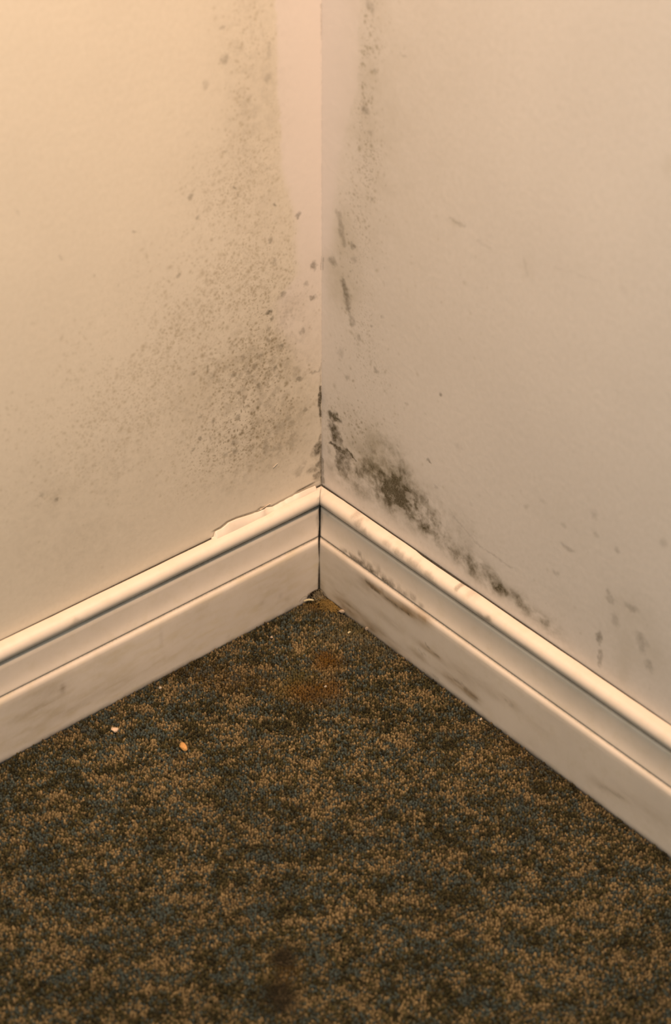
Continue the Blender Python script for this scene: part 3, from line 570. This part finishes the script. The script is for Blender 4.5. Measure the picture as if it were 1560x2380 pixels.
# ------------------------------------------------------------------ crumbs and fluff lying on the carpet
def lump(seed, size, flat, rough=.35):
    """A broken, many-faced lump resting on z = 0."""
    import bmesh
    bm = bmesh.new(); bmesh.ops.create_icosphere(bm, subdivisions=2, radius=1)
    r = random.Random(seed)
    cuts = [(Vector((r.uniform(-1, 1), r.uniform(-1, 1), r.uniform(-.6, 1))).normalized(), r.uniform(.55, .85)) for _ in range(7)]
    for v in bm.verts:
        for nrm, d in cuts:
            k = v.co.dot(nrm)
            if k > d: v.co -= nrm*(k - d)*.9
        v.co *= 1 + rough*.25*(r.random() - .5)
        v.co = Vector((v.co.x*size[0], v.co.y*size[1], v.co.z*flat))
    zmin = min(v.co.z for v in bm.verts)
    for v in bm.verts: v.co.z -= zmin
    me = bpy.data.meshes.new('lump'); bm.to_mesh(me); bm.free()
    return me

def crumb(name, i, size, flat, mat, label, cat, z=-.0014, rz=0.0):
    me = lump(100 + i, size, flat); me.name = name; me.materials.append(mat)
    o = bpy.data.objects.new(name, me); col.objects.link(o)
    x, y = CRUMB_POINTS[i]
    o.location = (x/1000, y/1000, z); o.rotation_euler.z = rz
    return thing(o, label, cat)
R2 = -.70
crumb('plaster_crumb', 0, (.0034, .0030), .0024, M_CREAM, 'pale cream plaster crumb on the carpet, nearest the left skirting board', 'crumb', rz=R2)
crumb('bread_crumb', 1, (.0030, .0052), .0026, M_ORANGE, 'orange oblong crumb on the carpet beside the pale cream one', 'crumb', rz=-.25)
crumb('plaster_crumb', 2, (.0015, .0013), .0014, M_WHITE, 'tiny whitish speck against the foot of the left skirting board', 'crumb')
crumb('plaster_crumb', 3, (.0013, .0012), .0013, M_WHITE, 'tiny white speck in the middle of the rusty stain', 'crumb')
crumb('plaster_crumb', 4, (.0028, .0018), .0021, M_PINK, 'pinkish chip of plaster at the foot of right skirting, close to the corner', 'crumb', rz=R2 - .2)
crumb('plaster_crumb', 5, (.0017, .0017), .0020, M_PINK, 'small pale chip wedged against the foot of the right skirting board', 'crumb')
crumb('plaster_crumb', 6, (.0018, .0010), .0012, M_STRAW, 'small yellowish chip on dusty carpet just below the corner', 'crumb')
crumb('plaster_crumb', 11, (.0015, .0012), .0014, M_PINK, 'small dull pink speck along left skirting, nearer the corner', 'crumb')
crumb('plaster_crumb', 12, (.0014, .0011), .0014, M_WHITE, 'tiny white speck halfway along the foot of the right skirting board', 'crumb')

def fluff(name, i, n, spread, mat, label, seed, height=.006, thick=.00022):
    """A tangle of hair-thin curved fibres."""
    r = random.Random(seed); V, F = [], []
    x0, y0 = CRUMB_POINTS[i]; cx, cy = x0/1000, y0/1000
    for _ in range(n):
        a = r.uniform(0, 6.28); L = r.uniform(.4, 1.0)*spread; bend = r.uniform(-2.2, 2.2)
        px, py = r.gauss(0, spread*.33), r.gauss(0, spread*.33); z0 = r.uniform(.0, height); q = []
        for k in range(7):
            t = k/6
            q.append(Vector((px, py, z0*math.sin(math.pi*(.15 + .7*t)) + .0002))); a += bend/6
            px += math.cos(a)*L/6; py += math.sin(a)*L/6
        for k, c in enumerate(q):
            d = (q[min(k + 1, 6)] - q[max(k - 1, 0)]).normalized(); s1 = d.cross(Vector((0, 0, 1))).normalized(); s2 = d.cross(s1)
            for j in range(3):
                an = j*2.094; w = c + (s1*math.cos(an) + s2*math.sin(an))*thick
                w.x = min(w.x, -.0166 - cx); w.y = min(w.y, -.0166 - cy)
                V.append(w)
        b = len(V) - 21
        for k in range(6):
            for j in range(3): F.append((b + k*3 + j, b + k*3 + (j + 1) % 3, b + k*3 + 3 + (j + 1) % 3, b + k*3 + 3 + j))
    o = mesh_py(name, V, F, mat); o.location = (cx, cy, -.0008); o['kind'] = 'stuff'
    return thing(o, label, 'fluff')
fluff('dust_fluff', 10, 420, .012, M_DUST, 'grey brown dust fluff packed into the corner between the skirting boards', 3, .007, .00011)
fluff('carpet_fibre_tuft', 8, 420, .011, M_OCHRE, 'ochre tuft of loose fibres on the carpet just in front of the corner', 5, .0028, .00013)

def splinter(i, length, label, rz):
    x, y = CRUMB_POINTS[i]; V, F = [], []
    for k in range(5):
        t = k/4; w = .0007*math.sin(math.pi*(.1 + .75*t)); q = (t - .5)*length
        for a, b in ((-w, 0), (w, .0003), (w*.6, .0011), (-w*.6, .0009)): V.append((q, a, b + .0012*math.sin(math.pi*t)))
    for k in range(4):
        for j in range(4): F.append((k*4 + j, k*4 + (j + 1) % 4, k*4 + 4 + (j + 1) % 4, k*4 + 4 + j))
    F += [(3, 2, 1, 0), (16, 17, 18, 19)]
    o = mesh_py('paint_splinter', V, F, M_STRAW, None, False)
    o.location = (x/1000, y/1000, .0004); o.rotation_euler.z = rz
    return thing(o, label, 'paint chip')
splinter(7, .0085, 'pale curled paint splinter at the foot of left skirting, left of the corner', -.55)
